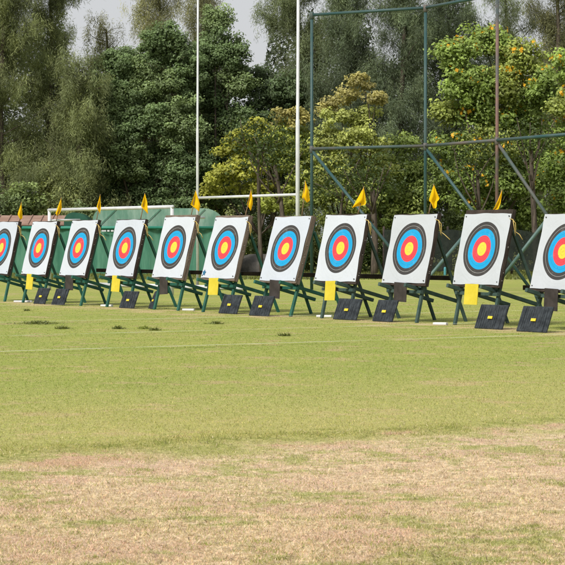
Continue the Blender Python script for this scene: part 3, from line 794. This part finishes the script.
def casuarina(label, px, Z, H, R, colr, nb=75, per=330, zlow=1.2, group='feathery casuarina trees', lean=0.0, thin=1.0):
    base = Vector(((px - CX) * Z / F, Z, 0)); root = empty('casuarina_tree', base); tag(root, label, 'tree', group)
    mb = MB()
    tp = [(lean * k / 8 * H * .1 + .1 * math.sin(k * 1.3), .1 * math.cos(k * 1.7), H * k / 8) for k in range(9)]
    tp[0] = (0, 0, -.1)
    mb.tube(tp, [.24 * (1 - k / 9) + .02 for k in range(9)], 8)
    VV, CC = [], []
    for k in range(nb):
        t = (k + random.random()) / nb
        z0 = zlow + (H - zlow) * t ** 1.05
        reach = R * (1 - t * .55) * random.uniform(.45, 1.25)
        an = random.uniform(0, 6.283); up = random.uniform(.25, 1.0) * reach; btone = random.uniform(.55, 1.35)
        kx = int(min(7, z0 / H * 8)); f_ = z0 / H * 8 - kx
        ax = tp[kx][0] * (1 - f_) + tp[kx + 1][0] * f_
        a = Vector((ax, 0, z0)); b = a + Vector((math.cos(an) * reach, math.sin(an) * reach, up))
        pts = limb(mb, a, b, .045 * (1 - t * .6), .010, .1, 5, 4)
        n = int(4.6 * per * random.uniform(.7, 1.3) * thin * (0.55 + .45 * reach / R))
        tt = rng.random(n) ** .6
        A_ = np.array([tuple(p) for p in pts]); idx = np.clip((tt * 5).astype(int), 0, 4); fr_ = (tt * 5 - idx)[:, None]
        o = A_[idx] * (1 - fr_) + A_[idx + 1] * fr_
        # drooping twigs grouped in tassels
        ng = max(4, n // 42); gid = rng.integers(0, ng, n)
        go = rng.normal(size=(ng, 3)) * np.array([.27, .27, .24]) ; gd = rng.normal(size=(ng, 3)) * np.array([.34, .34, .20])
        gt = rng.random(ng) ** .6
        gi = np.clip((gt * 5).astype(int), 0, 4); gf = (gt * 5 - gi)[:, None]
        gb = A_[gi] * (1 - gf) + A_[gi + 1] * gf + go
        o = gb[gid] + rng.normal(size=(n, 3)) * np.array([.11, .11, .24])
        Ln = rng.uniform(.09, .30, n)[:, None]
        dirn = unit(gd[gid] + np.array([0, 0, -.62]) + rng.normal(size=(n, 3)) * .34)
        tip = o + dirn * Ln
        s = unit(np.cross(dirn, rng.normal(size=(n, 3)))) * rng.uniform(.0075, .014, n)[:, None]
        mid = o + dirn * Ln * .45
        VV.append(np.stack([o, mid - s, tip, mid + s], 1).reshape(-1, 3))
        gtone = btone * rng.uniform(.6, 1.4, ng)[gid][:, None]
        warm = rng.random(ng)[gid][:, None]
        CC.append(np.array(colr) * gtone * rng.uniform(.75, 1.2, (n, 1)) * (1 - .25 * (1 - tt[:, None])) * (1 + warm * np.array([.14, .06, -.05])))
    mb.build('trunk', M['bark'], root, True)
    np_mesh('crown', np.concatenate(VV), 4, np.concatenate(CC), M['needle'], root)
    return root

OL, OD, OG = (.225, .270, .125), (.185, .232, .120), (.150, .200, .120)
casuarina('tall olive casuarina at the left edge of the photo', 2, 108, 16, 2.9, OL, 66, 520)
casuarina('tall drooping casuarina just right of the left edge', 50, 111, 16, 2.7, OL, 62, 520)
casuarina('shorter feathery casuarina beside the dark broadleaf tree, below the grey sky gap', 80, 107, 10.4, 2.0, OL, 60, 330)
casuarina('casuarina outside the left edge', -46, 99, 19, 3, OL, 60, 300) if False else None
casuarina('thin wispy casuarina top in the sky gap left of the dark broadleaf tree', 108, 115, 12.9, 1.9, (.24, .25, .12), 60, 260, 5.0, thin=.40)
casuarina('pale olive casuarina rising behind the dark broadleaf tree', 160, 118, 15.5, 2.6, (.27, .285, .145), 80, 330)
casuarina('pale olive casuarina behind the left rugby post top', 202, 121, 16, 2.3, (.27, .285, .145), 70, 300)
casuarina('dark casuarina behind the right rugby post', 297, 114, 16, 2.9, OD, 64, 540)
casuarina('dark grey green casuarina behind the left steel frame post', 347, 110, 16, 2.8, OG, 66, 540)
casuarina('dark casuarina behind the middle of the steel frame', 402, 109, 16, 2.6, OG, 64, 540)
casuarina('dark casuarina left of the yellow flowering tree', 447, 112, 16, 2.7, OG, 62, 520)
casuarina('tall casuarina behind the yellow flowering tree', 505, 116, 16, 2.4, OD, 60, 260)
casuarina('olive casuarina at the right edge top', 556, 108, 16, 2.7, (.20, .215, .105), 75, 360)

DK = [(.160, .232, .096), (.215, .290, .122)]
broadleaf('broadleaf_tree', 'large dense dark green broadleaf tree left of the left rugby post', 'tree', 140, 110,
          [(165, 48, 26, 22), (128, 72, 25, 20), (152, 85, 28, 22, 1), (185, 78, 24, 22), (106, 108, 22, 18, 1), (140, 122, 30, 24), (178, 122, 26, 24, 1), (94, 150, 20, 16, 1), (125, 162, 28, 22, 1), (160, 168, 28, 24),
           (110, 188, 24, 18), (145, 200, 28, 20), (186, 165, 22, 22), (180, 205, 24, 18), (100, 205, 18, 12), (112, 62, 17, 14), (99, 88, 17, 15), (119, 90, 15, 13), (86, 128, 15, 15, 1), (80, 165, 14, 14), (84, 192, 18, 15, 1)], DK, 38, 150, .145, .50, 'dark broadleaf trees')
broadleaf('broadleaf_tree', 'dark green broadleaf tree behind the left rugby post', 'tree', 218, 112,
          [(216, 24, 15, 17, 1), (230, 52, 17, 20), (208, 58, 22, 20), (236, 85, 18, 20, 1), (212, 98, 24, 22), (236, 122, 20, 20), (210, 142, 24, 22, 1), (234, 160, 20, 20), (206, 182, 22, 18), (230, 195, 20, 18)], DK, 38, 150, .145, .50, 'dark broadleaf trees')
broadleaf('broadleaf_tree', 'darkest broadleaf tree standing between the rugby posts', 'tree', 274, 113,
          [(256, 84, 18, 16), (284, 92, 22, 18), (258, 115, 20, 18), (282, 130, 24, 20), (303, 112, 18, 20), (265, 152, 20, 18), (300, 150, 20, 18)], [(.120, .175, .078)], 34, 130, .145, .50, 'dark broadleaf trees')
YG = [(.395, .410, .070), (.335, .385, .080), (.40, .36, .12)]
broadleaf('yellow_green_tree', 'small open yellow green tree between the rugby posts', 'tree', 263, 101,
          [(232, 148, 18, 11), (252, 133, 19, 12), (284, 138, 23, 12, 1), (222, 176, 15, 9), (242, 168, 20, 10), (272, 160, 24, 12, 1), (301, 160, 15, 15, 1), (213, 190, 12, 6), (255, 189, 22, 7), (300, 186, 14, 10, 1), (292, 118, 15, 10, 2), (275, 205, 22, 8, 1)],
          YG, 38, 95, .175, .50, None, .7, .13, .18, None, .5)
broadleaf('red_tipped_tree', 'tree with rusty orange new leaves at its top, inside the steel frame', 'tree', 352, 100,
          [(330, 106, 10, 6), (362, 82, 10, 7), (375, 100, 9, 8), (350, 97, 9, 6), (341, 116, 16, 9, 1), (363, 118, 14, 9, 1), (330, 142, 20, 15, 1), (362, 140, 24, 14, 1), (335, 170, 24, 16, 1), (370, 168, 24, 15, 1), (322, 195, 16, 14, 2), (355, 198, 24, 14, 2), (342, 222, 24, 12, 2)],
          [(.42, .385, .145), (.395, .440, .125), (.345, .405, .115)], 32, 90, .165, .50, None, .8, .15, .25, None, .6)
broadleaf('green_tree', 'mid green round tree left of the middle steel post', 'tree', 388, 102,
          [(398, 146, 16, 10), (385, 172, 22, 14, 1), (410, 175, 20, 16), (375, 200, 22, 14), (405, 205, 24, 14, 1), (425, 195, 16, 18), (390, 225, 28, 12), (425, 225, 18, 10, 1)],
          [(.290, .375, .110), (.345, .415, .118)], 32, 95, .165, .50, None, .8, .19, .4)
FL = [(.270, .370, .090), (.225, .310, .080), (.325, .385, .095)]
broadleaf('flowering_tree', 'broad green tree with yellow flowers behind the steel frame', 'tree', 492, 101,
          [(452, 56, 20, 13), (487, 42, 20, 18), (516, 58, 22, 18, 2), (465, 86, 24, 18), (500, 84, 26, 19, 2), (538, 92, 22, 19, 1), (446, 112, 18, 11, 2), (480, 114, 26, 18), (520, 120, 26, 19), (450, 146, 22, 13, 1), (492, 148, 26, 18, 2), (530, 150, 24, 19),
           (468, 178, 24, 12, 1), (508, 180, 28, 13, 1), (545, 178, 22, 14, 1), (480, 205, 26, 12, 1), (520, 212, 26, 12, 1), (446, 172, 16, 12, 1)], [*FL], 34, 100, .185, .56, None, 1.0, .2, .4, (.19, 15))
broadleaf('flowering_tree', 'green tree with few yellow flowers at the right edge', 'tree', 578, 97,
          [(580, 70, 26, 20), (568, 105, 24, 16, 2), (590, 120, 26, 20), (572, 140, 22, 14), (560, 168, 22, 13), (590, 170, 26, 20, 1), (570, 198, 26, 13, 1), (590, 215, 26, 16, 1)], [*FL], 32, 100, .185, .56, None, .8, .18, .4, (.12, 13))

# shrubs in the shade under the trees
SHR = [(-8, 205, 26, 24), (28, 200, 22, 22), (60, 195, 22, 26), (88, 222, 18, 18), (205, 225, 20, 20), (236, 232, 18, 22), (262, 236, 16, 22), (290, 238, 18, 22), (318, 240, 18, 22), (346, 250, 18, 15), (372, 254, 18, 12), (398, 244, 18, 20),
       (430, 232, 20, 20), (458, 222, 20, 18), (486, 230, 20, 18), (512, 226, 22, 20), (540, 222, 22, 24), (568, 225, 22, 22)]
SLAB = ['at the far left under the casuarinas', 'under the second casuarina from the left', 'left of the goal', 'below the dark broadleaf tree', 'left of the left rugby post foot', 'just right of the left rugby post', 'under the yellow green tree', 'left of the right rugby post', 'right of the right rugby post', 'low at the foot of the red tipped tree', 'lowest, right of the red tipped tree trunk', 'left of the net fence',
        'by the middle steel frame post', 'right of the middle steel frame post', 'behind the rusty steel post', 'under the flowering tree trunk', 'left of the right edge', 'at the right edge']
for k, ((px, py, rx, ry), s) in enumerate(zip(SHR, SLAB)):
    z = 104 + (k % 3) * 1.3
    c = [(.155, .210, .085), (.215, .280, .098), (.260, .295, .105)][k % 3]
    if k in (9, 10): c = (.13, .20, .05)
    lob = [(px - rx * .3, py, rx * .8, ry), (px + rx * .4, py + ry * .3, rx * .7, ry * .8), (px, py + ry * .9, rx, ry * .7)]
    broadleaf('shrub', 'shadowed green shrub ' + s, 'shrub', px, z, lob, [c], 22, 60, .16, .45, 'shrubs under the trees', .5, .07, .5)

# slender trunks standing in the shade
for k, (px, topy, z, r, s) in enumerate([(262, 150, 96, .10, 'left one between the rugby posts'), (283, 165, 95, .13, 'right one between the rugby posts'), (338, 190, 95, .08, 'near the left frame post'), (374, 190, 94, .17, 'thickest, under the sloping brace'),
                        (481, 170, 94, .12, 'behind the second target from the right'), (537, 150, 94, .15, 'near the right edge')]):
    b = at(px, 270, z); b.z = 0
    H = EYE + (HY - topy) * z / F
    root = empty('slender_tree', b); tag(root, 'slender bare trunk tree in the shade, ' + s, 'tree', 'slender trunks under the crowns')
    mb = MB(); top = Vector((random.uniform(-.4, .4), 0, H)); limb(mb, (0, 0, -.1), top, r, r * .6, .04, 6, 8)
    for q_ in range(5):
        limb(mb, top * random.uniform(.55, .95), top + Vector((random.uniform(-1.3, 1.3), random.uniform(-.6, .3), random.uniform(.2, 1.4))), r * .35, .015, .12, 4, 5)
    mb.build('trunk', M['bark'], root, True)
    n = 900; p = np.array(tuple(top)) + rng.normal(size=(n, 3)) * np.array([.9, .5, .55]) + np.array([0, 0, .5])
    np_mesh('crown', leaf_quads(p, unit(rng.normal(size=(n, 3)) + np.array([0, -.2, .8])), rng.uniform(.1, .22, n)), 4, np.array([[.06, .09, .025]]) * rng.uniform(.5, 1.4, (n, 1)), M['leaf'], root)

# distant wood: one uncountable mass of foliage
n = 210000
x = rng.uniform(-42, 42, n); pxx = CX + x * F / 124
top = np.interp(pxx, [-500, 60, 84, 128, 140, 222, 232, 258, 270, 330, 372, 384, 396, 410, 505, 522, 540, 1100], [14, 14, 8.2, 8.2, 11.5, 11, 8.0, 8.0, 14.5, 15, 14, 10.5, 11, 15, 14, 10.0, 13, 15])
top = top + .8 * np.sin(x * 1.9 + 1) + .6 * np.sin(x * 4.3) + .5 * np.sin(x * 9.1)
z = top * rng.random(n) ** .85; y = 124 + rng.normal(0, 1.6, n) + .6 * np.sin(x * 1.1)
N = unit(rng.normal(size=(n, 3)) * .6 + np.array([0, -.5, .6]))
o = np_mesh('far_wood', leaf_quads(np.stack([x, y, z], 1), N, rng.uniform(.18, .42, n), .35), 4, np.array([[.070, .092, .054]]) * rng.uniform(.45, 1.5, (n, 1)), M['leaf'])
tag(o, 'dark far-off wood closing the view behind the trees', 'wood', kind='stuff')

# rough grass at the foot of the trees
n = 60000
x = rng.uniform(-26, 26, n); y = 84 + 22 * rng.random(n)
h = rng.uniform(.03, .16, n); dr = rng.random(n) * 6.283
b = np.stack([x, y, 0 * x], 1); s = np.stack([np.cos(dr), np.sin(dr), 0 * x], 1) * .03
V = np.stack([b - s, b + s, b + np.stack([np.cos(dr * 3) * .06, np.sin(dr * 3) * .06, h], 1)], 1).reshape(-1, 3)
o = np_mesh('rough_grass', V, 3, np.array([[.13, .15, .04]]) * rng.uniform(.6, 1.6, (n, 1)), M['leaf'])
tag(o, 'rough longer grass along the edge of the trees', 'grass', kind='stuff')

# ------------------------------------------------------------------ light, sky, camera
SUN = Vector((-.58, -.74, .86)).normalized()
w = bpy.data.worlds.new('World'); scene.world = w; w.use_nodes = True
nt = w.node_tree; nt.nodes.clear()
sky = nt.nodes.new('ShaderNodeTexSky'); sky.sky_type = 'NISHITA'; sky.sun_disc = False
sky.sun_elevation = math.asin(SUN.z); sky.sun_rotation = math.atan2(SUN.x, SUN.y); sky.dust_density = 4
mx = nt.nodes.new('ShaderNodeMix'); mx.data_type = 'RGBA'; mx.inputs[0].default_value = .88
mx.inputs[7].default_value = (6.9, 7.0, 7.15, 1)                 # high overcast veil
nt.links.new(sky.outputs[0], mx.inputs[6])
bg = nt.nodes.new('ShaderNodeBackground'); bg.inputs[1].default_value = .1
nt.links.new(mx.outputs[2], bg.inputs[0])
ow = nt.nodes.new('ShaderNodeOutputWorld'); nt.links.new(bg.outputs[0], ow.inputs[0])

ld = bpy.data.lights.new('sun', 'SUN'); ld.energy = 4.5; ld.angle = math.radians(14); ld.color = (1, .955, .88)
lo = bpy.data.objects.new('sun', ld); col.objects.link(lo)
lo.rotation_euler = (-SUN).to_track_quat('-Z', 'Y').to_euler(); lo.location = (0, 0, 40)

cd = bpy.data.cameras.new('camera'); cam = bpy.data.objects.new('camera', cd); col.objects.link(cam)
cd.sensor_width = 36; cd.sensor_fit = 'HORIZONTAL'; cd.lens = 36 * F / 565
cd.dof.use_dof = True; cd.dof.focus_distance = 43; cd.dof.aperture_fstop = 36
cd.clip_end = 4000; cd.clip_start = .1
cam.location = (0, 0, EYE)
cam.rotation_euler = (math.radians(90) - math.atan((282.5 - HY) / F), 0, 0)
scene.camera = cam
scene.view_settings.view_transform = 'Standard'; scene.view_settings.look = 'None'; scene.view_settings.exposure = 0
scene.render.resolution_x = scene.render.resolution_y = 1024
